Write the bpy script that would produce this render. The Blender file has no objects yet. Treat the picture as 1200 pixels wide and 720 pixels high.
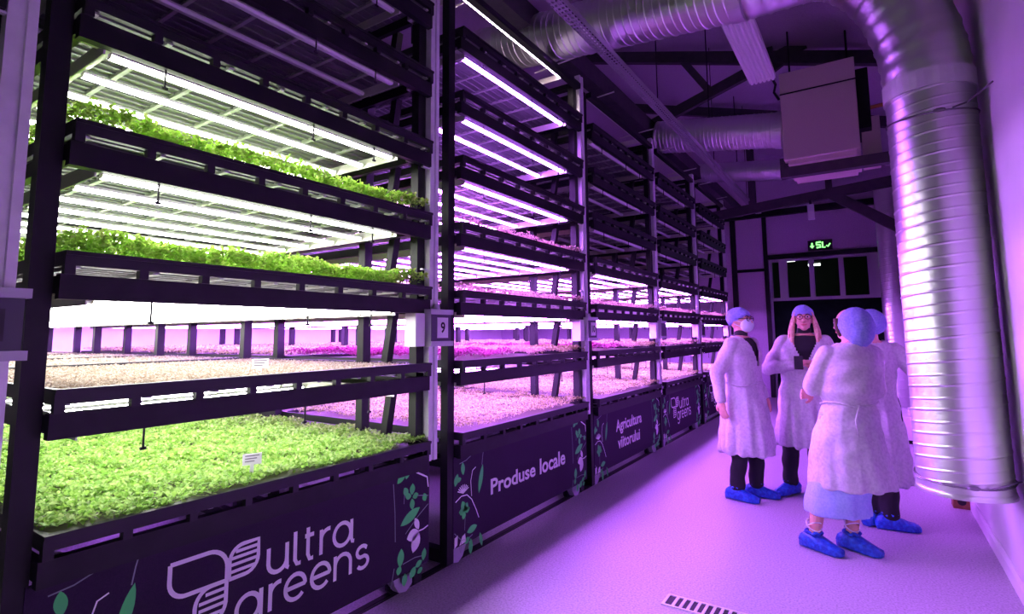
import bpy, bmesh, math, random
import numpy as np
from mathutils import Vector, Matrix

random.seed(7); rng = np.random.default_rng(7)
SC = bpy.context.scene
COL = SC.collection
PI = math.pi

# ------------------------------------------------------------------ camera
CAM_F, CAM_PPY, CAM_YAW, CAM_PITCH, CAM_ROLL = 633.0, 326.3, 0.5841, 0.1031, -0.0081
def make_camera():
    cy, sy, cp, sp = math.cos(CAM_YAW), math.sin(CAM_YAW), math.cos(CAM_PITCH), math.sin(CAM_PITCH)
    F = Vector((-sy * cp, cy * cp, sp)); r = Vector((cy, sy, 0)); u = r.cross(F)
    r2 = r * math.cos(CAM_ROLL) + u * math.sin(CAM_ROLL); u2 = -r * math.sin(CAM_ROLL) + u * math.cos(CAM_ROLL)
    m = Matrix((r2, u2, -F)).transposed().to_4x4(); m.translation = Vector((0, 0, 1.5))
    c = bpy.data.cameras.new('camera'); c.sensor_width = 36; c.sensor_fit = 'HORIZONTAL'
    c.lens = CAM_F / 1200 * 36
    c.shift_y = -(360 - CAM_PPY) / 1200
    c.clip_start = .05
    o = bpy.data.objects.new('camera', c); COL.objects.link(o); o.matrix_world = m
    SC.camera = o
make_camera()

# ------------------------------------------------------------------ world, exposure
w = bpy.data.worlds.new('world'); SC.world = w; w.use_nodes = True
bg = w.node_tree.nodes['Background']; bg.inputs[0].default_value = (.80, .74, .86, 1); bg.inputs[1].default_value = .085
SC.view_settings.view_transform = 'Standard'; SC.view_settings.look = 'None'
SC.view_settings.exposure = 0.15; SC.view_settings.gamma = 1.0; SC.view_settings.use_curve_mapping = False
SC.cycles.use_denoising = True
SC.cycles.max_bounces = 7; SC.cycles.diffuse_bounces = 4; SC.cycles.glossy_bounces = 4
SC.cycles.transparent_max_bounces = 8
SC.cycles.sample_clamp_indirect = 6.0
SC.cycles.caustics_reflective = False; SC.cycles.caustics_refractive = False
WHITE_LED, PURPLE_LED = 32.0, 108.0          # strength of the white and of the pink-violet grow tubes

# ------------------------------------------------------------------ materials
MATS = {}
def mat(name, color=(.5, .5, .5), rough=.6, metal=0.0, emit=None, strength=0.0, noise=None, bump=None,
        spec=.5, alpha=1.0, trans=0.0, attr=None, sheen=0.0, translucent=0.0):
    """noise=(scale, colour2, contrast_lo, contrast_hi); bump=(scale, strength, distance)"""
    if name in MATS: return MATS[name]
    m = bpy.data.materials.new(name); m.use_nodes = True
    nt = m.node_tree; N = nt.nodes; L = nt.links; b = N['Principled BSDF']
    b.inputs['Base Color'].default_value = (*color, 1); b.inputs['Roughness'].default_value = rough
    b.inputs['Metallic'].default_value = metal; b.inputs['Specular IOR Level'].default_value = spec
    b.inputs['Alpha'].default_value = alpha; b.inputs['Transmission Weight'].default_value = trans
    if emit:
        b.inputs['Emission Color'].default_value = (*emit, 1); b.inputs['Emission Strength'].default_value = strength
    tc = N.new('ShaderNodeTexCoord')
    if attr:
        a = N.new('ShaderNodeAttribute'); a.attribute_name = attr
        L.new(a.outputs['Color'], b.inputs['Base Color'])
    elif noise:
        n = N.new('ShaderNodeTexNoise'); n.inputs['Scale'].default_value = noise[0]; n.inputs['Detail'].default_value = 5
        rp = N.new('ShaderNodeValToRGB'); rp.color_ramp.elements[0].position = noise[2]; rp.color_ramp.elements[1].position = noise[3]
        rp.color_ramp.elements[0].color = (*color, 1); rp.color_ramp.elements[1].color = (*noise[1], 1)
        L.new(tc.outputs['Object'], n.inputs['Vector']); L.new(n.outputs['Fac'], rp.inputs['Fac']); L.new(rp.outputs['Color'], b.inputs['Base Color'])
    if bump:
        n2 = N.new('ShaderNodeTexNoise'); n2.inputs['Scale'].default_value = bump[0]; n2.inputs['Detail'].default_value = 4
        bp = N.new('ShaderNodeBump'); bp.inputs['Strength'].default_value = bump[1]; bp.inputs['Distance'].default_value = bump[2]
        L.new(tc.outputs['Object'], n2.inputs['Vector']); L.new(n2.outputs['Fac'], bp.inputs['Height']); L.new(bp.outputs['Normal'], b.inputs['Normal'])
    if translucent:
        t = N.new('ShaderNodeBsdfTranslucent'); mx = N.new('ShaderNodeMixShader'); mx.inputs[0].default_value = translucent
        src = b.inputs['Base Color'].links[0].from_socket if b.inputs['Base Color'].links else None
        if src: L.new(src, t.inputs['Color'])
        else: t.inputs['Color'].default_value = (*color, 1)
        out = N['Material Output']; L.new(b.outputs[0], mx.inputs[1]); L.new(t.outputs[0], mx.inputs[2]); L.new(mx.outputs[0], out.inputs['Surface'])
    MATS[name] = m
    return m

M_FLOOR = mat('floor_epoxy', (.58, .50, .62), .42, noise=(85, (.34, .29, .37), .42, .70), bump=(160, .08, .0015))
M_WALL = mat('white_wall_panel', (.88, .80, .90), .5, noise=(3, (.82, .74, .85), .35, .7), bump=(90, .15, .002))
M_ENDWALL = mat('end_wall_panel', (.62, .50, .68), .7, noise=(40, (.50, .40, .56), .3, .7))
M_ROOF = mat('roof_panel', (.50, .42, .54), .85, noise=(60, (.40, .33, .44), .3, .7))
M_STEEL = mat('black_steel', (.008, .0075, .010), .45, noise=(9, (.013, .012, .016), .4, .7), spec=.22)
M_TRAY = mat('black_plastic', (.010, .009, .013), .5, spec=.35)
M_BED = mat('tray_underside', (.16, .16, .17), .5)
M_RIB = mat('tray_rib', (.46, .46, .45), .5)
M_SILVER = mat('galvanised_steel', (.80, .79, .82), .40, .15, noise=(14, (.70, .69, .73), .35, .7))
M_CHAN = mat('light_channel', (.62, .60, .55), .5, .2)
M_DUCT = mat('duct_metal', (.84, .83, .86), .36, 1.0, bump=(4, .12, .03))
M_BANNER = mat('banner_fabric', (.016, .008, .026), .75, noise=(240, (.024, .012, .036), .35, .65), spec=.25)
M_PRINT = mat('white_print', (.92, .90, .94), .7)
M_PGREEN = mat('green_print', (.06, .62, .12), .7)
M_PGREEN2 = mat('dark_green_print', (.03, .15, .07), .7)
M_PGREY = mat('grey_green_print', (.20, .24, .24), .7)
M_TUBE_OFF = mat('unlit_tube', (.72, .70, .74), .35)
M_TUBE_W = mat('white_tube', (.9, .9, .9), .4, emit=(1, .985, .94), strength=WHITE_LED)
M_TUBE_P = mat('violet_tube', (.9, .8, .9), .4, emit=(.50, .135, 1.0), strength=PURPLE_LED)
M_TUBE_H = mat('warm_tube', (.9, .8, .9), .4, emit=(1.0, .74, .90), strength=60)
M_BOX = mat('grey_housing', (.50, .49, .54), .5)
M_BOXDARK = mat('dark_display', (.03, .025, .05), .35)
M_CARD = mat('white_card', (.82, .80, .84), .6)
M_INK = mat('black_ink', (.01, .01, .015), .6)
M_WOOD = mat('brown_wood', (.22, .09, .04), .6, noise=(20, (.32, .14, .06), .4, .7))
M_CAP = mat('blue_cap', (.26, .30, .72), .85, noise=(70, (.36, .40, .80), .35, .65), bump=(55, .6, .006), translucent=.15)
M_GOWN = mat('white_gown', (.80, .78, .82), .9, noise=(48, (.66, .63, .69), .40, .66), bump=(30, .5, .010), translucent=.18)
M_SKIN = mat('skin', (.72, .40, .30), .55, noise=(30, (.66, .35, .27), .4, .7))
M_BLACKCLOTH = mat('black_cloth', (.012, .011, .016), .85, bump=(40, .3, .004))
M_SHOE = mat('blue_shoe_cover', (.010, .045, .42), .38, noise=(40, (.025, .14, .66), .42, .66), bump=(45, .7, .01))
M_SKIRT = mat('blue_skirt', (.36, .48, .86), .8, noise=(70, (.44, .56, .92), .4, .6))
M_MASK = mat('mask_cloth', (.72, .84, .88), .8, bump=(60, .3, .003))
M_BLONDE = mat('blonde_hair', (.78, .52, .34), .55, noise=(60, (.62, .36, .22), .4, .6), bump=(90, .6, .006))
M_BROWN = mat('brown_hair', (.10, .045, .03), .6, bump=(90, .6, .006))
M_LIP = mat('lips', (.62, .14, .14), .5)
M_EYE = mat('eye_dark', (.03, .02, .02), .2)
M_EYEW = mat('eye_white', (.8, .78, .78), .3)
M_SOIL = mat('soil', (.10, .07, .05), .9)
M_LEAF = mat('leaf_green', attr='Col', rough=.5, translucent=.45)

# ------------------------------------------------------------------ mesh helpers
class MB:
    def __init__(s): s.v = []; s.f = []; s.mi = []
    def add(s, verts, faces, mi=0):
        o = len(s.v); s.v += [tuple(p) for p in verts]; s.f += [tuple(i + o for i in f) for f in faces]; s.mi += [mi] * len(faces); return s
    def box(s, x0, x1, y0, y1, z0, z1, mi=0):
        if x0 > x1: x0, x1 = x1, x0
        if y0 > y1: y0, y1 = y1, y0
        return s.add([(x0, y0, z0), (x1, y0, z0), (x1, y1, z0), (x0, y1, z0), (x0, y0, z1), (x1, y0, z1), (x1, y1, z1), (x0, y1, z1)],
                     [(0, 3, 2, 1), (4, 5, 6, 7), (0, 1, 5, 4), (1, 2, 6, 5), (2, 3, 7, 6), (3, 0, 4, 7)], mi)
    def bar(s, a, b, wd, ht, up=(0, 0, 1), mi=0):
        a, b = Vector(a), Vector(b); d = (b - a).normalized(); up = Vector(up)
        if abs(d.dot(up)) > .95: up = Vector((0, 1, 0))
        r = d.cross(up).normalized() * wd / 2; u = r.cross(d).normalized() * ht / 2
        c = [a - r - u, a + r - u, a + r + u, a - r + u, b - r - u, b + r - u, b + r + u, b - r + u]
        return s.add(c, [(0, 3, 2, 1), (4, 5, 6, 7), (0, 1, 5, 4), (1, 2, 6, 5), (2, 3, 7, 6), (3, 0, 4, 7)], mi)
    def tube(s, pts, rad, n=10, caps=True, mi=0, squash=None):
        pts = [Vector(p) for p in pts]; k = len(pts)
        rads = rad if isinstance(rad, (list, tuple)) else [rad] * k
        ref = None; rings = []
        for i, p in enumerate(pts):
            d = (pts[min(i + 1, k - 1)] - pts[max(i - 1, 0)])
            if d.length < 1e-9: d = Vector((0, 0, 1))
            d.normalize()
            if ref is None:
                ref = Vector((1, 0, 0)) if abs(d.x) < .9 else Vector((0, 1, 0))
            a = (ref - d * ref.dot(d)).normalized(); ref = a; b = d.cross(a)
            rings.append([p + (a * math.cos(t) + b * math.sin(t)) * rads[i] for t in (2 * PI * j / n for j in range(n))])
        v = [q for r in rings for q in r]; f = []
        for i in range(k - 1):
            for j in range(n):
                f.append((i * n + j, i * n + (j + 1) % n, (i + 1) * n + (j + 1) % n, (i + 1) * n + j))
        if caps: f.append(tuple(range(n))[::-1]); f.append(tuple((k - 1) * n + j for j in range(n)))
        return s.add(v, f, mi)
    def loft(s, rings, caps=True, mi=0):
        n = len(rings[0]); k = len(rings); v = [q for r in rings for q in r]; f = []
        for i in range(k - 1):
            for j in range(n):
                f.append((i * n + j, i * n + (j + 1) % n, (i + 1) * n + (j + 1) % n, (i + 1) * n + j))
        if caps: f.append(tuple(range(n))[::-1]); f.append(tuple((k - 1) * n + j for j in range(n)))
        return s.add(v, f, mi)
    def ell(s, c, r, nu=16, nv=10, rot=None, mi=0):
        v = [(0, 0, -1)]; f = []
        for i in range(1, nv):
            ph = -PI / 2 + PI * i / nv
            for j in range(nu):
                t = 2 * PI * j / nu; v.append((math.cos(ph) * math.cos(t), math.cos(ph) * math.sin(t), math.sin(ph)))
        v.append((0, 0, 1)); top = len(v) - 1
        for j in range(nu): f.append((0, 1 + (j + 1) % nu, 1 + j))
        for i in range(nv - 2):
            for j in range(nu):
                a = 1 + i * nu + j; b = 1 + i * nu + (j + 1) % nu; f.append((a, b, b + nu, a + nu))
        for j in range(nu): f.append((top, 1 + (nv - 2) * nu + j, 1 + (nv - 2) * nu + (j + 1) % nu))
        c = Vector(c); out = []
        for p in v:
            q = Vector((p[0] * r[0], p[1] * r[1], p[2] * r[2]))
            if rot: q = rot @ q
            out.append(c + q)
        return s.add(out, f, mi)
    def cone(s, a, b, ra, rb, n=12):           # rounded tapered capsule
        a, b = Vector(a), Vector(b); d = (b - a).normalized(); pts = []; rs = []
        for t in (0, .25, .5, .75):
            ang = t * PI / 2; pts.append(a - d * ra * math.cos(ang)); rs.append(max(ra * math.sin(ang), ra * .02))
        pts.append(a); rs.append(ra); pts.append(b); rs.append(rb)
        for t in (.25, .5, .75, 1):
            ang = t * PI / 2; pts.append(b + d * rb * math.sin(ang)); rs.append(max(rb * math.cos(ang), rb * .02))
        return s.tube(pts, rs, n)
    def mesh(s, name):
        m = bpy.data.meshes.new(name); m.from_pydata([tuple(p) for p in s.v], [], s.f); m.update()
        if any(s.mi): m.polygons.foreach_set('material_index', s.mi)
        return m

def obj(name, mb, material, parent=None, loc=None, smooth=False, bevel=0.0):
    me = mb if isinstance(mb, bpy.types.Mesh) else mb.mesh(name)
    if bevel:
        bm = bmesh.new(); bm.from_mesh(me); bmesh.ops.bevel(bm, geom=list(bm.edges), offset=bevel, segments=2, affect='EDGES', profile=.7); bm.to_mesh(me); bm.free()
    mats = material if isinstance(material, (list, tuple)) else [material]
    if not me.materials:
        for m in mats: me.materials.append(m)
    if smooth: me.polygons.foreach_set('use_smooth', [True] * len(me.polygons))
    o = bpy.data.objects.new(name, me); COL.objects.link(o)
    if parent: o.parent = parent
    if loc: o.location = loc
    return o
def thing(name, label, cat, loc=(0, 0, 0), rz=0, group=None):
    o = bpy.data.objects.new(name, None); COL.objects.link(o); o.location = loc; o.rotation_euler = (0, 0, rz); o.empty_display_size = .1
    o['label'] = label; o['category'] = cat
    if group: o['group'] = group
    return o
def tag(o, label, cat, group=None):
    o['label'] = label; o['category'] = cat
    if group: o['group'] = group
    return o
def struct(name, mb, material, label=None, cat=None, **k):
    o = obj(name, mb, material, **k); o['kind'] = 'structure'
    if label: o['label'] = label
    if cat: o['category'] = cat
    return o

# flat printed ribbons and polygons on a plane x = const (facing +X); coordinates are (y, z)
def ribbon(mb, pts, wd, x, mi=0, closed=False, th=.0012):
    pts = [Vector((p[0], p[1])) for p in pts]; k = len(pts); L = []; R = []
    for i in range(k):
        if closed: d = pts[(i + 1) % k] - pts[i - 1]
        else: d = pts[min(i + 1, k - 1)] - pts[max(i - 1, 0)]
        d.normalize(); n = Vector((-d.y, d.x)) * wd / 2; L.append(pts[i] + n); R.append(pts[i] - n)
    v = [(x, p.x, p.y) for p in L] + [(x, p.x, p.y) for p in R]; f = []
    for i in range(k if closed else k - 1):
        j = (i + 1) % k; f.append((i, k + i, k + j, j))
    mb.add(v, f, mi)
def poly(mb, pts, x, mi=0): mb.add([(x, p[0], p[1]) for p in pts], [tuple(range(len(pts)))], mi)
def arc(cx, cz, rx, rz, a0, a1, n=14):
    return [(cx + rx * math.cos(math.radians(a0 + (a1 - a0) * i / n)), cz + rz * math.sin(math.radians(a0 + (a1 - a0) * i / n))) for i in range(n + 1)]
def text_mesh(txt, size, name, sx=1.0):
    c = bpy.data.curves.new(name, 'FONT'); c.body = txt; c.size = size; c.extrude = .0006; c.offset = size * .022; c.align_x = 'LEFT'; c.resolution_u = 3
    o = bpy.data.objects.new(name, c); COL.objects.link(o)
    dg = bpy.context.evaluated_depsgraph_get(); me = bpy.data.meshes.new_from_object(o.evaluated_get(dg))
    bpy.data.objects.remove(o); bpy.data.curves.remove(c)
    return me
def place_text(me, y0, y1, z0, z1, x):
    """stretch a text mesh to fill the rectangle y0..y1, z0..z1 on the plane x, reading along +Y"""
    n = len(me.vertices); a = np.empty(n * 3, np.float32); me.vertices.foreach_get('co', a); a = a.reshape(-1, 3)
    mn, mx = a.min(0), a.max(0); b = np.empty_like(a)
    b[:, 0] = x + (a[:, 2] - mn[2]); b[:, 1] = y0 + (a[:, 0] - mn[0]) / (mx[0] - mn[0]) * (y1 - y0); b[:, 2] = z0 + (a[:, 1] - mn[1]) / (mx[1] - mn[1]) * (z1 - z0)
    me.vertices.foreach_set('co', b.ravel()); me.update(); return me

# ------------------------------------------------------------------ room shell
RW, EW = .62, 13.9                       # right wall x, end wall y
LW = -9.6                                # far left wall x
YB = -2.0                                # room ends open behind the camera
def roof_z(x): return 5.0 + .30 * (RW - x)
struct('floor', MB().box(LW, RW + .15, YB, EW + 4.2, -.1, 0), M_FLOOR)
struct('wall_right', MB().box(RW, RW + .15, YB, EW, 0, 5.1), M_WALL)
struct('wall_left', MB().box(LW - .15, LW, YB, EW, 0, roof_z(LW)), M_WALL)
rf = MB(); rf.add([(RW + .2, YB, roof_z(RW + .2)), (LW - .2, YB, roof_z(LW - .2)), (LW - .2, EW + .2, roof_z(LW - .2)), (RW + .2, EW + .2, roof_z(RW + .2)),
        (RW + .2, YB, roof_z(RW + .2) + .15), (LW - .2, YB, roof_z(LW - .2) + .15), (LW - .2, EW + .2, roof_z(LW - .2) + .15), (RW + .2, EW + .2, roof_z(RW + .2) + .15)],
       [(0, 1, 2, 3), (7, 6, 5, 4), (0, 4, 5, 1), (1, 5, 6, 2), (2, 6, 7, 3), (3, 7, 4, 0)])
struct('ceiling', rf, M_ROOF)
bb = MB(); bb.add([(RW, YB, 0), (RW - .022, YB, 0), (RW - .022, YB, .085), (RW - .008, YB, .10), (RW, YB, .10)] + [(RW, EW, 0), (RW - .022, EW, 0), (RW - .022, EW, .085), (RW - .008, EW, .10), (RW, EW, .10)],
       [(0, 1, 2, 3, 4), (9, 8, 7, 6, 5)] + [(i, i + 5, (i + 1) % 5 + 5, (i + 1) % 5) for i in range(5)])
struct('baseboard_right', bb, M_WALL)
# end wall with a wide doorway into the next room
DX0, DX1, DZ = -1.93, .50, 3.2
ew = MB(); ew.box(LW, DX0, EW, EW + .2, 0, roof_z(LW)); ew.box(DX0, DX1, EW, EW + .2, DZ, roof_z(LW)); ew.box(DX1, RW + .15, EW, EW + .2, 0, roof_z(LW))
struct('wall_end', ew, M_ENDWALL)
tr = MB(); tr.box(DX0 - .09, DX0, EW - .05, EW + .21, 0, 4.25); tr.box(DX0, DX1, EW - .05, EW + .21, DZ, DZ + .10)
tr.box(-2.62, DX0 - .09, EW - .03, EW, 2.93, 3.0); tr.box(-2.74, -2.62, EW - .06, EW, 0, 4.3); tr.box(-4.5, RW, EW - .12, EW, 4.22, 4.36)
struct('trim_1', tr, M_STEEL)
# next room: dark box
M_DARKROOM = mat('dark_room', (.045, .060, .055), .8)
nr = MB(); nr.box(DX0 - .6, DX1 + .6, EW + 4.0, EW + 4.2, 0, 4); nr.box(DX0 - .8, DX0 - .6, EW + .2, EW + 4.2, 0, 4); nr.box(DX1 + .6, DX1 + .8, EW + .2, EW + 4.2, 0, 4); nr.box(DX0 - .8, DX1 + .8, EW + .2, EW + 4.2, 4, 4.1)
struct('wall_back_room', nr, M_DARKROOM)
# glazed sliding door across the opening
door = struct('door_1', MB().box(DX0 + .02, DX1, EW + .10, EW + .15, 0.02, 2.22), mat('dark_green_panel', (.004, .013, .008), .85, noise=(6, (.007, .02, .013), .4, .7), spec=.1),
              'dark green sliding door with a glazed upper band in the end wall', 'door')
M_FRAME = mat('pale_frame', (.42, .44, .46), .5)
M_GLASS = mat('window_glass', (.85, .95, .92), .03, trans=1.0, spec=.5); MATS['window_glass'].node_tree.nodes['Principled BSDF'].inputs['IOR'].default_value = 1.03
fr = MB(); z0, z1 = 2.22, 3.2
fr.box(DX0 + .02, DX1, EW + .08, EW + .17, z0, z0 + .07); fr.box(DX0 + .02, DX1, EW + .08, EW + .17, z1 - .06, z1)
panes = [(-1.87, -1.72), (-1.55, -1.10), (-1.00, -.52), (-.42, .02)]
edges = [DX0 + .02] + [e for p in panes for e in p] + [DX1]
for i in range(0, len(edges), 2): fr.box(edges[i], edges[i + 1], EW + .08, EW + .17, z0 + .07, z1 - .06)
obj('window_frame', fr, M_FRAME, door)
for a, b in panes: obj('pane', MB().box(a, b, EW + .115, EW + .125, z0 + .07, z1 - .06), M_GLASS, door)
obj('door_frame', MB().box(DX0, DX0 + .05, EW + .06, EW + .18, 0, DZ), M_FRAME, door)
M_LAMPW = mat('cold_lamp', (.9, .9, .9), .4, emit=(1, 1, .95), strength=6)
for n, (x, y, z) in enumerate(((-1.72, EW + 2.2, 3.42), (-1.16, EW + 2.5, 3.30))):
    t = thing('batten_lamp', ('upper' if n == 0 else 'lower') + ' lit white lamp seen through the glazed door', 'lamp', (x, y, z), 0, 'lamps in the next room')
    obj('housing', MB().box(-.15, .15, -.07, .07, 0, .06), M_FRAME, t); obj('tube', MB().tube([(-.14, 0, -.02), (.14, 0, -.02)], .03, 8), M_LAMPW, t)
    obj('hanger', MB().tube([(0, 0, .06), (0, 0, 4.0 - z)], .008, 6), M_STEEL, t)

# ------------------------------------------------------------------ roof trusses, beams, purlin
M_BEAM = mat('painted_beam', (.050, .044, .052), .7, noise=(12, (.035, .03, .04), .4, .7))
def truss(Y, label, strong):
    t = thing('roof_truss', label, 'truss', (0, Y, 0), 0, 'steel roof trusses')
    obj('rafter', MB().bar((RW, 0, roof_z(RW) - .16), (-4.6, 0, roof_z(-4.6) - .16), .10, .17), M_BEAM, t)
    obj('tie_beam', MB().bar((-2.95, 0, 4.63), (-.45, 0, 5.42), .08, .15), M_BEAM, t)
    obj('post', MB().box(-1.02, -.90, -.04, .04, 5.1, roof_z(-.9)), M_BEAM, t)
    obj('brace', MB().bar((-1.75, 0, 5.02), (-2.2, 0, 5.72), .07, .10), M_BEAM, t)
    obj('brace', MB().bar((-.42, 0, 5.42), (-.95, 0, 5.10), .07, .07), M_BEAM, t)
    return t
truss(8.0, 'near dark steel roof truss above the air unit', 1)
t = thing('roof_truss', 'far dark steel truss with a knee brace against the right wall', 'truss', (0, 10.5, 0), 0, 'steel roof trusses')
obj('tie_beam', MB().bar((RW, 0, 3.93), (-3.1, 0, 3.62), .09, .17), M_BEAM, t)
obj('rafter', MB().bar((RW, 0, roof_z(RW) - .16), (-4.6, 0, roof_z(-4.6) - .16), .10, .17), M_BEAM, t)
obj('knee_brace', MB().bar((RW - .02, 0, 3.05), (-.42, 0, 3.82), .08, .16), M_BEAM, t)
obj('post', MB().box(-1.72, -1.60, -.04, .04, 3.8, roof_z(-1.7) - .1), M_BEAM, t)
obj('post', MB().box(-.50, -.40, -.04, .04, 3.9, roof_z(-.5) - .1), M_BEAM, t)
tag(obj('steel_purlin', MB().box(-2.55, -2.40, 1.0, 13.8, 4.28, 4.50), M_BEAM), 'long dark steel beam running above the rack tops', 'beam')

# ------------------------------------------------------------------ racks
FX = -2.31                                # plane of the rack fronts and banners
LIP = .165; TZ0 = .70; TP = .465; NT = 7
RACKS = [  # name, start y, width to the silver post, lit tiers, tube kind
    dict(n='edge', s=-1.47, w=1.99, lit=(), k='w'),
    dict(n='9', s=.60, w=1.95, lit=(1, 2, 3, 4), k='w'),
    dict(n='10', s=2.735, w=2.0, lit=(1, 2, 3, 4, 5, 6, 7), k='p'),
    dict(n='third', s=4.86, w=2.0, lit=(1, 2, 3), k='p'),
    dict(n='fourth', s=6.93, w=1.90, lit=(1, 2, 3), k='p'),
    dict(n='fifth', s=9.02, w=1.95, lit=(1, 2, 3), k='p')]
RLAB = {'edge': 'dark unlit growing rack cut by the left picture edge', '9': 'black growing rack numbered 9 with white tubes over bright greens',
        '10': 'black growing rack numbered 10 with violet tubes on every level', 'third': 'third growing rack with the two-line slogan banner',
        'fourth': 'fourth growing rack with a small white logo banner', 'fifth': 'fifth growing rack, farthest, behind the masked person'}
RSHORT = {'edge': 'the edge rack', '9': 'rack nine', '10': 'rack ten', 'third': 'the third rack', 'fourth': 'the fourth rack', 'fifth': 'the farthest rack'}
ORD = ['lowest', 'second', 'third', 'fourth', 'fifth', 'sixth', 'topmost']
BAYS = [(-2.25, -4.20), (-4.23, -5.66), (-5.69, -7.12), (-7.15, -8.58)]
POSTX = [-2.345, -2.82, -4.215, -5.675, -7.135, -8.60]

# --- leaf carpets (shared meshes, local frame: x 0..-D inward, y 0..W, z up from the soil)
def leaf_mesh(name, D, W, n, h0, h1, ls, cols, per=2, spread=.5, front_only=None, rough_h=.3, seed=1, soil=True, soilmat=None):
    g = np.random.default_rng(seed)
    x = -g.random(n) * D; y = g.random(n) * W
    if front_only: x = -np.abs(g.random(n) ** 1.5) * front_only
    hn = .5 + .25 * (np.sin(x * 9 + 1.3) * np.cos(y * 7 + .4) + np.sin(x * 23 + y * 17) * .6 + np.cos(y * 31 - x * 11) * .4)
    h = h0 + (h1 - h0) * np.clip(hn * (1 - rough_h) + g.random(n) * rough_h + .0, 0, 1.15)
    P = np.stack([x, y, h], 1)
    V = []; CI = []
    for k in range(per):
        ang = g.random(n) * 2 * PI if k % 2 == 0 else ang + PI + g.normal(0, .3, n)
        tilt = g.normal(.35, spread, n)
        d = np.stack([np.cos(ang) * np.cos(tilt), np.sin(ang) * np.cos(tilt), np.sin(tilt)], 1)
        s = np.stack([-np.sin(ang), np.cos(ang), np.zeros(n)], 1)
        L = (ls * (.7 + .6 * g.random(n)))[:, None]
        base = P.copy()
        if per > 2: base[:, 2] -= (k // 2) * (h1 * .28) * g.random(n)
        q0 = base; q1 = base + d * L * .55 + s * L * .42; q2 = base + d * L; q3 = base + d * L * .55 - s * L * .42
        q1[:, 2] += L[:, 0] * .12; q3[:, 2] += L[:, 0] * .12
        V.append(np.stack([q0, q1, q2, q3], 1)); CI.append(g.integers(0, len(cols), n))
    V = np.concatenate(V).reshape(-1, 3); m = len(V) // 4
    F = np.arange(m * 4).reshape(-1, 4)
    nv = len(V)
    if soil:
        V = np.vstack([V, [(0, 0, 0), (-D, 0, 0), (-D, W, 0), (0, W, 0)]]); F = np.vstack([F, [[nv, nv + 3, nv + 2, nv + 1]]])
    me = bpy.data.meshes.new(name); me.from_pydata(V.tolist(), [], F.tolist())
    ca = me.color_attributes.new('Col', 'FLOAT_COLOR', 'POINT')
    ci = np.concatenate(CI); base = np.array(cols)[ci]; j = 1 + g.normal(0, .10, (m, 1)); c = np.repeat(np.clip(base * j, 0, 1), 4, 0)
    c = np.hstack([c, np.ones((len(c), 1))])
    if soil: c = np.vstack([c, [[.10, .09, .05, 1]] * 4])
    ca.data.foreach_set('color', c.ravel().astype(np.float32)); me.materials.append(M_LEAF); me.update()
    return me
def grain_mesh(name, D, W, n, cols, seed=3, size=.009):
    g = np.random.default_rng(seed); x = -g.random(n) * D; y = g.random(n) * W; z = g.random(n) * .018
    P = np.stack([x, y, z], 1); ang = g.random(n) * PI; L = size * (.7 + .6 * g.random(n)); tl = g.normal(0, .5, n)
    a = np.stack([np.cos(ang) * np.cos(tl), np.sin(ang) * np.cos(tl), np.sin(tl)], 1) * L[:, None]; b = np.stack([-np.sin(ang), np.cos(ang), 0 * ang], 1) * L[:, None] * .55
    c = np.cross(a, b); c = c / np.linalg.norm(c, axis=1)[:, None] * L[:, None] * .5
    V = np.stack([P + a, P + b, P - a, P - b, P + c], 1).reshape(-1, 3)
    i = np.arange(n) * 5; F = np.concatenate([np.stack([i + k, i + (k + 1) % 4, i + 4], 1) for k in range(4)])
    nv = len(V); V = np.vstack([V, [(0, 0, 0), (-D, 0, 0), (-D, W, 0), (0, W, 0)]])
    me = bpy.data.meshes.new(name); me.from_pydata(V.tolist(), [], F.tolist() + [[nv, nv + 3, nv + 2, nv + 1]])
    ca = me.color_attributes.new('Col', 'FLOAT_COLOR', 'POINT'); cc = np.array(cols)[g.integers(0, len(cols), n)] * (1 + g.normal(0, .12, (n, 1)))
    cc = np.repeat(np.clip(cc, 0, 1), 5, 0); cc = np.hstack([cc, np.ones((len(cc), 1))]); cc = np.vstack([cc, [[.30, .24, .17, 1]] * 4])
    ca.data.foreach_set('color', cc.ravel().astype(np.float32)); me.materials.append(M_LEAF); me.update(); return me
G1 = [(.24, .43, .07), (.31, .50, .10), (.38, .54, .17), (.17, .35, .05)]
G2 = [(.36, .62, .07), (.44, .68, .10), (.28, .54, .05), (.52, .70, .16)]
PALE = [(.52, .60, .20), (.42, .52, .14), (.58, .58, .36), (.22, .22, .08)]
BRN = [(.48, .36, .26), (.60, .50, .38), (.40, .28, .20), (.55, .48, .30)]
RED = [(.30, .04, .16), (.22, .02, .10), (.42, .08, .22)]
OLV = [(.34, .36, .12), (.42, .44, .18), (.26, .26, .10)]
WB = 1.80; D0 = 1.93; D1 = 1.41
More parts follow.
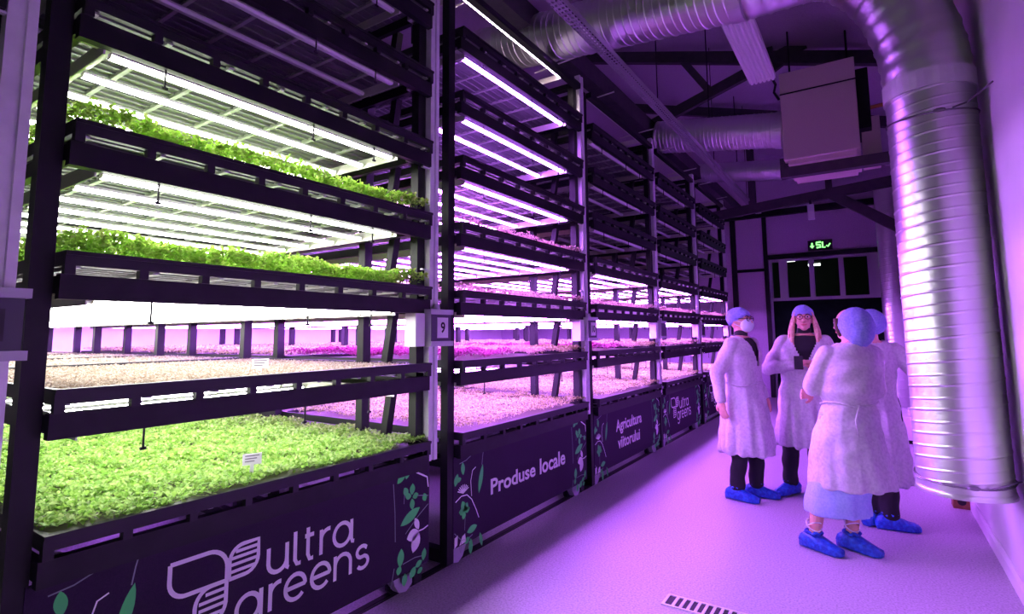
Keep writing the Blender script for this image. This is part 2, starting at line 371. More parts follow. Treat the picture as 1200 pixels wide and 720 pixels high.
CARPET = {
    'cress': leaf_mesh('cress', D0, WB, 26000, .008, .066, .020, G1, 2, .55, seed=2),
    'tall': leaf_mesh('tall_greens', D0, WB, 17000, .055, .128, .019, G2, 4, .65, seed=4),
    'grain': grain_mesh('grain', D0, WB, 26000, [(.46, .37, .28), (.54, .46, .37), (.36, .27, .19), (.60, .54, .46)]),
    'pale': leaf_mesh('pale_sprouts', D0, WB, 16000, .03, .085, .014, PALE, 2, .6, seed=6),
    'brown': leaf_mesh('brown_sprouts', D0, WB, 12000, .02, .09, .016, BRN, 2, .8, seed=7),
    'deep': leaf_mesh('deep_sprouts', D1, WB, 5000, .02, .07, .022, PALE, 2, .6, seed=8),
    'deepgrain': grain_mesh('deep_grain', D1, WB, 9000, [(.46, .37, .28), (.54, .46, .37), (.36, .27, .19), (.60, .54, .46)], 13, .013),
    'deepgreen': leaf_mesh('deep_greens', D1, WB, 5000, .02, .06, .024, G1, 2, .5, seed=9)}
def mixed_mesh():
    parts = []
    for i, (c, y0, y1) in enumerate(((RED, 0, .62), (BRN, .58, 1.12), (OLV, 1.08, 1.8))):
        parts.append((leaf_mesh('m%d' % i, D0, y1 - y0, 5000, .03, .10, .018, c, 2, .6, seed=20 + i), y0))
    V = []; F = []; C = []; o = 0
    for me, y0 in parts:
        n = len(me.vertices); a = np.empty(n * 3, np.float32); me.vertices.foreach_get('co', a); a = a.reshape(-1, 3); a[:, 1] += y0; V.append(a)
        f = np.empty(len(me.polygons) * 4, np.int32); me.polygons.foreach_get('vertices', f); F.append(f.reshape(-1, 4) + o); o += n
        c = np.empty(n * 4, np.float32); me.color_attributes['Col'].data.foreach_get('color', c); C.append(c.reshape(-1, 4)); bpy.data.meshes.remove(me)
    me = bpy.data.meshes.new('mixed_greens'); me.from_pydata(np.vstack(V).tolist(), [], np.vstack(F).tolist())
    ca = me.color_attributes.new('Col', 'FLOAT_COLOR', 'POINT'); ca.data.foreach_set('color', np.vstack(C).ravel()); me.materials.append(M_LEAF); return me
CARPET['mixed'] = mixed_mesh()

# --- tray (front bay and deep bays); local frame: origin at the front left lower corner on top of the shelf beam
def tray_meshes(D, W, front):
    z1 = LIP - .085
    a = MB()      # rim with feet
    zl = .030 if front else .0
    a.box(0, -.025, 0, W, zl, z1); a.box(-D + .02, -D, 0, W, 0, z1); a.box(-.025, -D + .02, 0, .02, zl, z1); a.box(-.025, -D + .02, W - .02, W, zl, z1)
    a.box(.006, 0, 0, W, z1 - .014, z1)                      # rolled upper edge
    if front:
        n = 8
        for i in range(n + 1):
            y = i * (W - .03) / n; a.box(0, -.03, y, y + .03, 0, zl)
    b = MB()      # floor of the tray, slotted
    b.box(-.02, -D + .02, .02, W - .02, z1 - .040, z1 - .028)
    c = MB(); c.box(-.02, -D + .02, 0, .02, z1 - .058, z1 - .040)
    d = MB(); k = int(D / .065)
    for i in range(k): x = -.05 - i * .065; d.box(x, x - .018, .03, W - .03, z1 - .049, z1 - .0405)
    return [a.mesh('tray_rim'), b.mesh('tray_floor'), c.mesh('tray_rib'), d.mesh('tray_slat')]
TRAYS = {}
def tray(rack, ty, lvl, bay, content):
    D = BAYS[bay][0] - BAYS[bay][1]; W = rack['w'] - .12; key = (bay == 0, round(W, 3))
    if key not in TRAYS: TRAYS[key] = tray_meshes(D, W, bay == 0)
    ms = TRAYS[key]
    names = {'cress': 'bright green cress', 'tall': 'tall leafy green shoots', 'grain': 'pale beige seed grains', 'pale': 'pale cream sprouts', 'brown': 'brownish sprouts',
             'mixed': 'red and olive sprouts', 'deep': 'pale sprouts', 'deepgreen': 'green sprouts', 'deepgrain': 'pale beige seed grains', None: 'nothing planted'}
    dep = ['at the aisle', 'second bay inward', 'third bay inward', 'rearmost bay'][bay]
    lab = 'black tray of %s, %s level of %s, %s' % (names[content], ORD[lvl], RSHORT[rack['n']], dep)
    if content is None: lab = 'black empty tray, %s level of %s, %s' % (ORD[lvl], RSHORT[rack['n']], dep)
    t = thing('growing_tray', lab, 'tray', (BAYS[bay][0], rack['s'] + .075, TZ0 + TP * lvl + .085), 0, 'growing trays on the racks')
    obj('rim', ms[0], M_TRAY, t); obj('tray_floor', ms[1], M_BED, t); 
    if bay == 0:
        for i in range(8): obj('rib', ms[2], M_RIB, t, loc=(0, .03 + i * (W - .08) / 7, 0))
        o = obj('slats', ms[3], M_BED, t); o['kind'] = 'stuff'
    if content:
        o = obj('sprouts' if 'grain' not in content else 'seed_grains', CARPET[content], M_LEAF, t); o['kind'] = 'stuff'
        o['label'] = names[content]
        o.location = (-.012, .012, .055 if content not in ('cress',) else .058); o.scale = (1, (W - .024) / WB, 1)
    return t

def tube_mesh(W, name):
    """slim light bar: pale body above, glowing face turned down"""
    y0, y1 = .19, W - .32; m = MB()
    pr = [(-.016, .010), (.016, .010), (.020, -.002), (.012, -.014), (-.012, -.014), (-.020, -.002)]; n = 6
    v = [(a, y0, c) for a, c in pr] + [(a, y1, c) for a, c in pr]
    for i in range(n): m.add([v[i], v[(i + 1) % n], v[(i + 1) % n + n], v[i + n]], [(0, 1, 2, 3)], 1 if i in (2, 3, 4) else 0)
    m.add(v, [tuple(range(n))[::-1], tuple(range(n, 2 * n))], 0)
    return m.mesh(name)
TUBES = {}
def grow_tube(parent, x, z, W, kind):
    key = (kind, round(W, 3))
    if key not in TUBES:
        me = tube_mesh(W, 'tube'); me.materials.append(M_TUBE_OFF); me.materials.append({'w': M_TUBE_W, 'p': M_TUBE_P, 'o': M_TUBE_OFF, 'h': M_TUBE_H}[kind]); TUBES[key] = me
    o = bpy.data.objects.new('grow_tube', TUBES[key]); COL.objects.link(o); o.parent = parent; o.location = (x, 0, z); return o

# ---- banner prints
def stroke_logo(mb, y0, z0, s, x):
    """winged mark and the two words drawn in strokes; s scales, (y0,z0) = offset of the picture-9 layout"""
    def T(pts): return [(y0 + (p[0] - 1.09) * s, z0 + (p[1] - .28) * s) for p in pts]
    wd = .017 * s
    cnt = [0]
    def R(pts, closed=False, k=1.0):
        cnt[0] += 1; ribbon(mb, T(pts), wd * k, x + cnt[0] * .00012, 0, closed)
    # left square leaf
    R([(1.09, .622), (1.235, .622)] + arc(1.235, .542, .08, .08, 90, 0, 8) + [(1.315, .40)] + arc(1.255, .41, .06, .07, 0, -80, 8)[1:] )
    R([(1.09, .622), (1.09, .56)] + arc(1.155, .556, .065, .066, 180, 270, 8) + [(1.315, .488)])
    R([(1.315, .488), (1.275, .488)] + arc(1.255, .42, .065, .068, 90, 180, 8) + [(1.19, .34), (1.255, .34)])
    # right striped leaf
    R([(1.325, .486), (1.325, .575)] + arc(1.385, .556, .06, .058, 170, 90, 6) + [(1.453, .614), (1.453, .545)] + arc(1.395, .544, .058, .058, 0, -90, 6) + [(1.325, .486)])
    for z in (.512, .540, .566, .590): R([(1.333 if z < .58 else 1.35, z), (1.449, z)], k=.8)
    for z in (.460, .432, .405, .376): R([(1.205 if z < .45 else 1.23, z), (1.309, z)], k=.8)
    X, B, U = .117, .437, .15
    lw = 1.15
    def r2(pts, closed=False): R(pts, closed, lw)
    def ring(cx, b): r2(arc(cx, b + X / 2, .052, X / 2 - .004, 0, 360, 24)[:-1], True)
    # ultra
    r2([(1.502, B + X)] + [(1.502, B + .05)] + arc(1.548, B + .05, .046, .046, 180, 360, 10) + [(1.594, B + X)]); r2([(1.594, B + .05), (1.596, B + .008), (1.606, B + .004)])
    r2([(1.636, B + U), (1.637, B + .025), (1.648, B + .004), (1.668, B + .004)])
    r2([(1.705, B + U), (1.706, B + .028), (1.716, B + .004), (1.736, B + .004)]); r2([(1.688, B + X - .004), (1.738, B + X - .004)])
    r2([(1.78, B), (1.78, B + X)]); r2([(1.78, B + .065)] + arc(1.825, B + .070, .045, .042, 175, 80, 8))
    ring(1.908, B); r2([(1.966, B + X), (1.966, B + .022), (1.972, B + .006), (1.984, B + .004)])
    # greens
    B = .283
    ring(1.414, B); r2([(1.472, B + X), (1.472, B - .02)] + arc(1.42, B - .018, .052, .036, 0, -150, 10))
    r2([(1.516, B), (1.516, B + X)]); r2([(1.516, B + .065)] + arc(1.561, B + .070, .045, .042, 175, 80, 8))
    for c in (1.643, 1.782): r2([(c - .05, B + X / 2), (c + .052, B + X / 2)] + arc(c, B + X / 2, .052, X / 2 - .004, 0, 318, 22))
    r2([(1.866, B), (1.866, B + X)]); r2([(1.866, B + .06)] + arc(1.914, B + .066, .048, .047, 180, 0, 10) + [(1.962, B)])
    r2([(2.070, B + X - .018)] + arc(2.038, B + .086, .034, .028, 30, 250, 10) + arc(2.042, B + .033, .036, .030, 70, -150, 10))
def leafp(mb, y, z, L, wd, ang, x, mi):
    c, s = math.cos(math.radians(ang)), math.sin(math.radians(ang)); pts = []
    for t in [i / 8 for i in range(9)]: pts.append((t * L, wd * math.sin(PI * t) ** .8))
    pts = pts + [(p[0], -p[1]) for p in pts[-2:0:-1]]
    poly(mb, [(y + p[0] * c - p[1] * s, z + p[0] * s + p[1] * c) for p in pts], x, mi)
def garland_right(mb, Y, x):      # decoration at the right end of a banner ending at y = Y
    def P(a, b): return (Y + a, b)
    W, G, GR = 0, 1, 2
    ribbon(mb, [P(-.30, .66), P(-.285, .50), P(-.28, .34)], .005, x, GR); ribbon(mb, [P(-.31, .10), P(-.285, .20)], .005, x, GR)
    for a, b, L, wd, an in ((-.27, .655, .09, .022, 40), (-.20, .665, .07, .020, 70), (-.215, .62, .06, .020, -60)): leafp(mb, Y + a, b, L, wd, an, x, G)
    ribbon(mb, [P(-.21, .60), P(-.215, .53)], .004, x, GR)
    for a, b, L, wd, an in ((-.15, .565, .065, .022, 85), (-.155, .56, .05, .018, 170), (-.145, .55, .05, .018, 10), (-.15, .545, .065, .020, -85)): leafp(mb, Y + a, b, L, wd, an, x, G)
    ribbon(mb, [P(-.13, .557), P(-.01, .53)], .005, x, GR)
    leafp(mb, Y - .24, .415, .17, .030, 22, x, G); ribbon(mb, [P(-.20, .36), P(-.10, .43), P(-.01, .48)], .005, x, GR)
    leafp(mb, Y - .05, .55, .05, .02, -70, x, G)
    for a, b, L, wd, an in ((-.09, .345, .10, .034, 190), (-.09, .34, .115, .036, 245), (-.09, .355, .08, .02, 115)): leafp(mb, Y + a, b, L, wd, an, x, W)
    ribbon(mb, [P(-.10, .345), P(-.05, .345), P(-.01, .355)], .008, x, W)
    ribbon(mb, [P(-.12, .69), P(-.06, .66), P(-.02, .64), P(-.01, .58)], .010, x, W)
    ribbon(mb, [P(-.22, .20), P(-.12, .205), P(-.06, .195)], .005, x, GR)
    for a, b, L, wd, an in ((-.24, .19, .10, .026, 85), (-.24, .20, .05, .02, 250), (-.05, .165, .07, .02, 80), (-.06, .17, .06, .018, 200), (-.16, .10, .07, .024, 50), (-.20, .055 + .09, .07, .022, 265), (-.10, .11, .05, .016, 20)): leafp(mb, Y + a, b, L, wd, an, x, G)
def garland_left(mb, Y, x):       # decoration at the left end of a banner starting at y = Y
    def P(a, b): return (Y + a, b)
    W, G, GR = 0, 1, 2
    ribbon(mb, [P(.06, .655), P(.13, .665), P(.22, .70)], .005, x, GR)
    leafp(mb, Y + .10, .575, .085, .020, 95, x, G); leafp(mb, Y + .015, .52, .08, .022, 70, x, G); leafp(mb, Y + .03, .55, .05, .016, 10, x, G)
    ribbon(mb, [P(.33, .72), P(.315, .66), P(.305, .60)], .005, x, GR); leafp(mb, Y + .27, .42, .19, .022, 76, x, G)
    ribbon(mb, [P(.02, .42), P(.08, .445), P(.14, .44), P(.19, .40), P(.24, .32), P(.27, .26)], .007, x, W)
    ribbon(mb, [P(.19, .42), P(.18, .52), P(.20, .585), P(.235, .60)], .006, x, W)
    for i in range(9): an = 20 + i * 18; ribbon(mb, [P(.10, .46), P(.10 + .06 * math.cos(math.radians(an)), .47 + .045 * math.sin(math.radians(an)))], .007, x, W)
    for L, wd, an in ((.06, .024, 60), (.06, .022, 170), (.055, .02, 10), (.075, .026, 110), (.05, .02, 250)): leafp(mb, Y + .115, .34, L, wd, an, x, G)
    ribbon(mb, [P(.12, .30), P(.115, .22)], .004, x, GR); leafp(mb, Y + .14, .20, .11, .024, 8, x, G)
    ribbon(mb, [P(.01, .23), P(.08, .17), P(.14, .155), P(.20, .17)], .006, x, GR); ribbon(mb, [P(.08, .17), P(.075, .09), P(.06, .03 + .1)], .005, x, GR)
    leafp(mb, Y + .18, .15, .10, .022, 270, x, G); leafp(mb, Y + .17, .16, .06, .02, 200, x, G); leafp(mb, Y + .28, .16, .10, .018, 285, x, G)
    poly(mb, [P(.01, .135), P(.012, .20), P(.045, .21), P(.04, .15)], x, W); poly(mb, [P(.06, .14), P(.09, .19), P(.12, .20), P(.13, .145)], x, W)

def make_rack(R):
    s, W = R['s'], R['w']; far = R['n'] in ('third', 'fourth', 'fifth')
    root = thing('growing_rack', RLAB[R['n']], 'rack', (0, s, 0), 0, 'mobile growing racks')
    full = R['n'] != 'edge'
    pxs = POSTX if full else POSTX[:2]
    top = 3.96
    # uprights, two lines
    um = {}
    for i, x in enumerate(pxs):
        for side, y in ((0, 0), (1, W - .11)):
            if i == 1 and side == 0: continue
            z0 = .05 if i != 1 else .5
            o = obj('upright', MB().box(x - .03, x + .03, y, y + .065, z0, top), M_STEEL, root)
    # leaning struts on the right-hand line
    for lv in range(NT - 1) if full else ():
        zb = TZ0 + TP * lv + LIP
        obj('strut', MB().bar((-2.60, W - .08, zb), (-2.54, W - .08, zb + .34), .05, .05, up=(0, 1, 0)), M_STEEL, root)
    # base frame and wheels
    obj('base_frame', MB().box(FX - .05, FX - .01, .07, W - .10, .13, .19).box(-8.6 if full else -3, FX - .05, .0, .06, .06, .14).box(-8.6 if full else -3, FX - .05, W - .11, W - .05, .06, .14), M_STEEL, root)
    for y in (.02, W - .27):
        wl = MB(); pr = [(.0, .165), (.20, .165), (.19, .11), (.155, .055), (.11, .03), (.06, .04), (.02, .09)]
        n = len(pr); v = [(FX - .02, y + a, b) for a, b in pr] + [(FX - .075, y + a, b) for a, b in pr]
        wl.add(v, [tuple(range(n)), tuple(range(2 * n - 1, n - 1, -1))] + [(i, i + n, (i + 1) % n + n, (i + 1) % n) for i in range(n)])
        obj('wheel_cover', wl, mat('wheel_plastic', (.34, .31, .40), .5), root)
        obj('wheel', MB().tube([(FX - .10, y + .10, .05), (FX - .135, y + .10, .05)], .048, 16), M_STEEL, root)
    # shelf beams per level
    for lv in range(NT):
        z = TZ0 + TP * lv
        b = MB(); xe = -8.6 if (lv < 4 and full) else -5.7 if full else -3.0
        b.box(-2.262, -2.30, .068, W - .045, z, z + .085)
        b.box(-2.30, xe, .068, .10, z + .02, z + .08); b.box(-2.30, xe, W - .145, W - .112, z + .02, z + .08)
        obj('shelf_beam', b, M_STEEL, root)
        if full:
            for y in (.095, W - .175):      # bright bracket stubs at the beam ends
                obj('bracket', MB().box(-2.305, -2.36, y, y + .06, z + .02, z + .075), mat('bracket_zinc', (.45, .46, .44), .4, .6), root)
    tb = MB(); tb.box(-2.262, -2.32, .068, W - .045, 3.93, 3.985)
    if full: tb.box(-2.32, -5.7, 0, .06, 3.93, 3.985); tb.box(-2.32, -5.7, W - .11, W - .05, 3.93, 3.985)
    obj('top_beam', tb, M_STEEL, root)
    # light channels and tubes
    if full:
        for lv in range(1, NT + 1):
            z = TZ0 + TP * lv if lv < NT else 3.965
            lit = lv in R['lit']; nb = 4 if lv <= 3 else 2 if lv <= 5 else 1
            if far and lv > 4: nb = 1
            for y in (.155, W - .305):
                x1 = BAYS[nb - 1][1] if lv <= 6 else -2.9
                obj('light_channel', MB().box(-2.302, x1, y, y + .045, z + .018, z + .040).box(-2.302, x1, y, y + .006, z - .016, z + .018), M_CHAN, root)
            for bay in range(nb):
                if bay == 0: xs = [-2.345 - .26 * i for i in range(7)]
                else: xs = [BAYS[bay][0] - .14 - .28 * i for i in range(5)]
                if lv == 7: xs = xs[:1]
                if lv == 6: xs = xs[:1]
                if lv == 5 and lit: xs = xs[:2]
                for x in xs:
                    kind = R['k'] if lit else 'o'
                    if lit and lv == 7: kind = 'h'
                    grow_tube(root, x, z + .005, W, kind)
            # misting nozzles hanging from the front beam
            if lv < NT:
                for y in (.36, 1.05, W - .50):
                    obj('mist_nozzle', MB().tube([(-2.285, y, z + .01), (-2.285, y, z - .075)], .004, 6).tube([(-2.285, y - .010, z - .076), (-2.285, y + .010, z - .076)], .006, 6), M_STEEL, root)
    if full:
        for y in (.30, W - .45): obj('tube_support', MB().tube([(-2.10, y, 4.035), (-2.55, y, 4.005)], .007, 6), M_CHAN, root)
    # silver control post on the aisle side
    pc = W; pm = MB(); x0, x1 = FX - .02, FX + .035
    prof = [(x0, pc - .04), (x1, pc - .04), (x1, pc - .012), (x1 - .012, pc - .010), (x1 - .012, pc + .010), (x1, pc + .012), (x1, pc + .04), (x0, pc + .04)]
    n = len(prof); pm.add([(a, b, .74) for a, b in prof] + [(a, b, 4.08) for a, b in prof], [tuple(range(n))[::-1], tuple(range(n, 2 * n))] + [(i, (i + 1) % n, (i + 1) % n + n, i + n) for i in range(n)])
    obj('control_post', pm, M_SILVER, root)
    if full: obj('back_post', MB().box(FX - .075, FX - .03, pc - .02, pc + .02, .74, 2.2).box(FX - .03, FX - .02, pc - .015, pc + .015, .80, .84).box(FX - .03, FX - .02, pc - .015, pc + .015, 1.9, 1.94), M_SILVER, root)
    for z in (1.9, 2.55, 3.15):
        obj('clip', MB().box(-2.30, FX + .03, pc - .10, pc - .035, z, z + .008), M_SILVER, root)
    # number box
    hx, hz = FX + .036, 1.43
    if not full: pc -= .045
    nb = obj('number_box', MB().box(hx, hx + .055, pc - .085, pc + .095, hz + .03, hz + .195).box(hx - .01, hx + .068, pc - .10, pc + .11, hz, hz + .03).box(hx - .01, hx + .068, pc - .10, pc + .11, hz + .195, hz + .225), M_BOX, root)
    obj('display', MB().box(hx + .055, hx + .060, pc - .085, pc + .095, hz + .031, hz + .194), M_BOXDARK, nb)
    obj('junction_box', MB().box(FX - .03, FX + .06, pc - .185, pc - .105, hz + .0, hz + .20), M_CARD, root, bevel=.006)
    obj('knob', MB().tube([(hx + .02, pc, hz + .225), (hx + .02, pc, hz + .26)], [.025, .018], 10), M_BOX, nb)
    if R['n'] in ('9', '10'):
        obj('number_card', MB().box(hx + .060, hx + .0625, pc - .035, pc + .065, hz + .05, hz + .175), M_CARD, nb)
        me = text_mesh(R['n'], .1, 'number'); w_ = .020 if R['n'] == '9' else .034
        place_text(me, pc + .015 - w_, pc + .015 + w_, hz + .08, hz + .148, hx + .0628); obj('number', me, M_INK, nb)
    elif not full:
        obj('display_slot', MB().box(hx + .060, hx + .064, pc - .03, pc + .05, hz + .06, hz + .16), M_INK, nb)
    # banner
    y0, y1 = (.055, W + .01) if full else (.05, W)
    bn = obj('banner', MB().box(FX - .008, FX, y0, y1, .145, .705), M_BANNER, root)
    if full:
        x = FX + .0012; pr = MB(); garland_left(pr, y0, x); obj('printed_plants', pr, [M_PRINT, M_PGREEN, M_PGREY], bn)
        pr = MB(); garland_right(pr, y1, x); obj('printed_plants', pr, [M_PRINT, M_PGREEN, M_PGREY], bn)
        if R['n'] == '9': lg = MB(); stroke_logo(lg, 1.09 - s, .28, 1.0, x); obj('printed_logo', lg, M_PRINT, bn)
        elif R['n'] in ('fourth', 'fifth'): lg = MB(); stroke_logo(lg, .42, .30, .92, x); obj('printed_logo', lg, M_PRINT, bn)
        elif R['n'] == '10':
            obj('printed_word', place_text(text_mesh('Produse', .2, 'slogan'), 3.20 - s, 3.81 - s, .372, .480, FX + .0002), M_PRINT, bn)
            obj('printed_word', place_text(text_mesh('locale', .2, 'slogan'), 3.88 - s, 4.315 - s, .366, .490, FX + .0002), M_PRINT, bn)
        else:
            obj('printed_word', place_text(text_mesh('Agricultura', .2, 'slogan'), 5.46 - s, 6.22 - s, .425, .585, FX + .0002), M_PRINT, bn)
            obj('printed_word', place_text(text_mesh('viitorului', .2, 'slogan'), 5.50 - s, 6.15 - s, .280, .405, FX + .0002), M_PRINT, bn)
    # trays
    plan = {'9': ['cress', 'grain', 'tall', 'tall', None, None, None], '10': ['pale', 'mixed', 'brown', 'brown', None, None, None]}.get(R['n'], ['pale', 'mixed' if R['n'] == 'third' else 'brown', 'brown', None, None, None, None])
    for lv in range(NT):
        for bay in range(4):
            if not full and bay > 0: continue
            if lv >= 4 and bay > 1 or lv >= 5 and bay > 0: continue
            if far and lv >= 4 and bay > 0: continue
            c = plan[lv] if bay == 0 else (('deepgrain' if lv == 1 else 'deepgreen') if R['n'] == '9' else 'deep') if lv < 4 else None
            if not full: c = None
            tray(R, 0, lv, bay, c)
    return root
for R in RACKS: make_rack(R)

# floor rails under the racks
for x, lab in ((FX - .115, 'thin steel floor rail nearest the aisle under the racks'), (-5.4, 'thin steel floor rail deep under the racks')):
    tag(obj('floor_rail', MB().box(x - .03, x + .03, -1.9, 12.5, 0, .004).box(x - .012, x + .012, -1.9, 12.5, .004, .008), M_STEEL), lab, 'rail', 'floor rails')

# ------------------------------------------------------------------ ducts
def helix(mb, p0, p1, R, pitch=.13, n=40, ridge=.003):
    """straight spiral-seam duct: the seam climbs one pitch per turn"""
    p0, p1 = Vector(p0), Vector(p1); ax = (p1 - p0); Ln = ax.length; ax.normalize()
    ref = Vector((1, 0, 0)) if abs(ax.x) < .9 else Vector((0, 1, 0)); a = (ref - ax * ref.dot(ax)).normalized(); b = ax.cross(a)
    prof = [(0, 0), (.30, 0), (.34, 0), (.36, .5), (.40, .5), (.42, 0), (.46, 0), (.84, 0), (.88, 0), (.90, 1), (.96, 1), (.98, 0)]; m = len(prof)
    turns = int(Ln / pitch) + 2; V = []; rows = turns * m
    for i in range(rows):
        base = (i // m - 1) * pitch + prof[i % m][0] * pitch; rr = R + ridge * prof[i % m][1]
        for j in range(n):
            t = 2 * PI * j / n; h = min(max(base + pitch * j / n, 0), Ln); V.append(p0 + ax * h + (a * math.cos(t) + b * math.sin(t)) * rr)
    F = []
    for i in range(rows - 1):
        for j in range(n):
            if j < n - 1: F.append((i * n + j, i * n + j + 1, (i + 1) * n + j + 1, (i + 1) * n + j))
            elif i + 1 + m < rows: F.append((i * n + j, (i + m) * n, (i + 1 + m) * n, (i + 1) * n + j))
    mb.add(V, F)
    for h in (0, Ln):
        mb.tube([p0 + ax * (h - .0), p0 + ax * (h + (.03 if h == 0 else -.03))], R + .004, n)
    return mb
def sweep(mb, pts, R, pitch=.11, n=36, ridge=.006):
    P = [Vector(p) for p in pts]; q = []; r = []
    for i in range(len(P) - 1):
        d = (P[i + 1] - P[i]).length; k = max(2, int(d / .022))
        for j in range(k): q.append(P[i].lerp(P[i + 1], j / k))
    q.append(P[-1]); s = 0
    for i in range(len(q)):
        if i: s += (q[i] - q[i - 1]).length
        r.append(R + (ridge if (s % pitch) < .022 else 0))
    return mb.tube(q, r, n)
PCX, PCY, PR = .380, 4.02, .217
t = thing('vertical_duct', 'large shiny spiral duct standing close to the right wall', 'duct', (PCX, PCY, .60))
obj('duct_pipe', helix(MB(), (0, 0, 0), (0, 0, 2.36), PR), M_DUCT, t, smooth=True)
curve = [(0, 0, 2.36)] + [(-.62 * (1 - math.cos(a)), .0, 2.36 + 1.05 * math.sin(a)) for a in [PI / 2 * i / 9 for i in range(1, 10)]]
curve = [(x, 0.04 * i / 9, z) for i, (x, y, z) in enumerate(curve)]
obj('duct_elbow', sweep(MB(), curve + [(-1.0, .05, 3.42)], PR + .004), M_DUCT, t, smooth=True)
obj('duct_collar', MB().tube([(0, 0, 2.30), (0, 0, 2.41)], PR + .012, 40), M_SILVER, t)
obj('duct_collar', MB().tube([(0, 0, .0), (0, 0, .012)], PR + .010, 40), M_DUCT, t)

for z, e in ((.085, (RW - PCX - .006, -.07, .10)), (2.16, (RW - PCX - .006, -.36, 2.20))):
    w_ = MB(); w_.tube([((PR + .006) * math.cos(a), (PR + .006) * math.sin(a), z + .02 * math.sin(a)) for a in [2 * PI * i / 30 for i in range(31)]], .005, 6)
    w_.tube([(.08, -PR - .006, z - .015), (.15, -PR * .9, z + .01), e], .005, 6); w_.ell((.02, -PR - .008, z - .015), (.03, .012, .012), 8, 6)
    obj('retaining_wire', w_, mat('wire', (.20, .18, .22), .5, .6), t)
t = thing('horizontal_duct', 'upper spiral duct crossing above the rack tops', 'duct', (PCX - 1.0, PCY + .05, 4.02))
obj('duct_pipe', helix(MB(), (0, 0, 0), (-4.6, .30, .62), PR + .004, ridge=.0055), M_DUCT, t, smooth=True)
obj('duct_collar', MB().tube([(.01, 0, 0), (-.08, .005, .011)], PR + .012, 40), M_DUCT, t)
for x in (-1.6, -3.4): obj('hanger_strap', MB().tube([(x, .1 - .05, -x * .135 + PR), (x, .05, roof_z(PCX - 1 + x) - 4.02)], .010, 6), M_STEEL, t)
t = thing('vertical_duct', 'narrow far spiral duct near the end wall', 'duct', (.36, 12.2, .06))
obj('duct_pipe', helix(MB(), (0, 0, 0), (0, 0, 4.2), .165, .15, 28), M_DUCT, t, smooth=True); obj('duct_foot', MB().tube([(0, 0, -.06), (0, 0, .01)], .17, 28), M_DUCT, t)
# air handling unit with its ducts
M_UNIT = mat('unit_sheet', (.66, .56, .50), .75, noise=(120, (.56, .48, .43), .35, .65))
t = thing('air_unit', 'boxy beige air handling unit hung under the roof', 'air unit', (-.37, 7.55, 3.53))
obj('casing', MB().box(-.37, .40, -.55, .55, 0, 1.07), M_UNIT, t, bevel=.012)
obj('casing_seam', MB().box(-.372, .402, -.556, -.55, .80, .815), M_STEEL, t)
obj('drip_tray', MB().box(-.33, .36, -.50, .50, -.05, 0.0), M_UNIT, t)
obj('fan_motor', MB().box(.40, .52, -.45, .1, .25, .95).tube([(.46, -.2, .6), (.46, -.2, 1.0)], .05, 10), M_STEEL, t)
obj('side_cover', MB().box(.42, .60, -.30, .4, -.02, .42), M_UNIT, t)
obj('copper_pipe', MB().tube([(.40, -.35, .50), (.97, -.35, .53)], .022, 10), mat('brass', (.42, .20, .05), .4, .6), t)
for x in (-.3, .33): obj('hanger_rod', MB().tube([(x, 0, 1.07), (x, 0, roof_z(x - .37) - 3.53)], .012, 6), M_STEEL, t)
for Y, x0, z0, x1, z1, R_, lab in ((7.35, -.745, 4.02, -2.35, 4.26, .22, 'middle spiral duct entering the side of the air unit'), (10.0, -.90, 4.22, -2.75, 4.46, .17, 'lower far spiral duct behind the air unit')):
    t = thing('branch_duct', lab, 'duct', (x0, Y, z0))
    obj('duct_pipe', helix(MB(), (0, 0, 0), (x1 - x0, 0, z1 - z0), R_, .10, 32, .0055), M_DUCT, t, smooth=True)
    obj('duct_collar', MB().tube([(-.01, 0, 0), (-.09, 0, .012)], R_ + .012, 32), M_DUCT, t)
    obj('hanger_strap', MB().tube([(-.9, 0, .1), (-.9, 0, roof_z(x0 - .9) - z0)], .008, 6), M_STEEL, t)
t = thing('support_beam', 'dark beam carrying the air unit against the right wall', 'beam', (0, 7.2, 0))
obj('beam', MB().box(-.80, RW, -.06, .06, 3.36, 3.48), M_BEAM, t); obj('bracket', MB().box(-.80, -.70, -.05, .05, 3.48, 3.6), M_BEAM, t)
# ceiling luminaire
t = thing('ribbed_luminaire', 'long ribbed white ceiling luminaire, unlit, above the aisle', 'lamp', (-.75, 4.65, 4.0))
lm = MB(); n = 6
for i in range(n):
    x = -.115 + .23 * i / n; lm.add([(x, -1.15, .0), (x + .23 / n, -1.15, .0), (x + .16 / n, -1.15, -.022), (x + .07 / n, -1.15, -.022), (x, 1.05, .0), (x + .23 / n, 1.05, .0), (x + .16 / n, 1.05, -.022), (x + .07 / n, 1.05, -.022)],
                                    [(3, 2, 1, 0), (4, 5, 6, 7), (0, 4, 7, 3), (3, 7, 6, 2), (2, 6, 5, 1)])
obj('ribbed_diffuser', lm, mat('diffuser', (.86, .84, .88), .45), t); obj('housing', MB().box(-.12, .12, -1.16, 1.06, 0, .05), M_CARD, t)
for y in (-.8, .8): obj('hanger_wire', MB().tube([(0, y, .05), (0, y, roof_z(-.75) - 4.0)], .005, 6), M_STEEL, t)
obj('chain', MB().tube([(.08, 1.05, .02), (.11, 1.10, -.05), (.09, 1.12, -.12), (.13, 1.14, -.20)], .012, 6), M_STEEL, t)
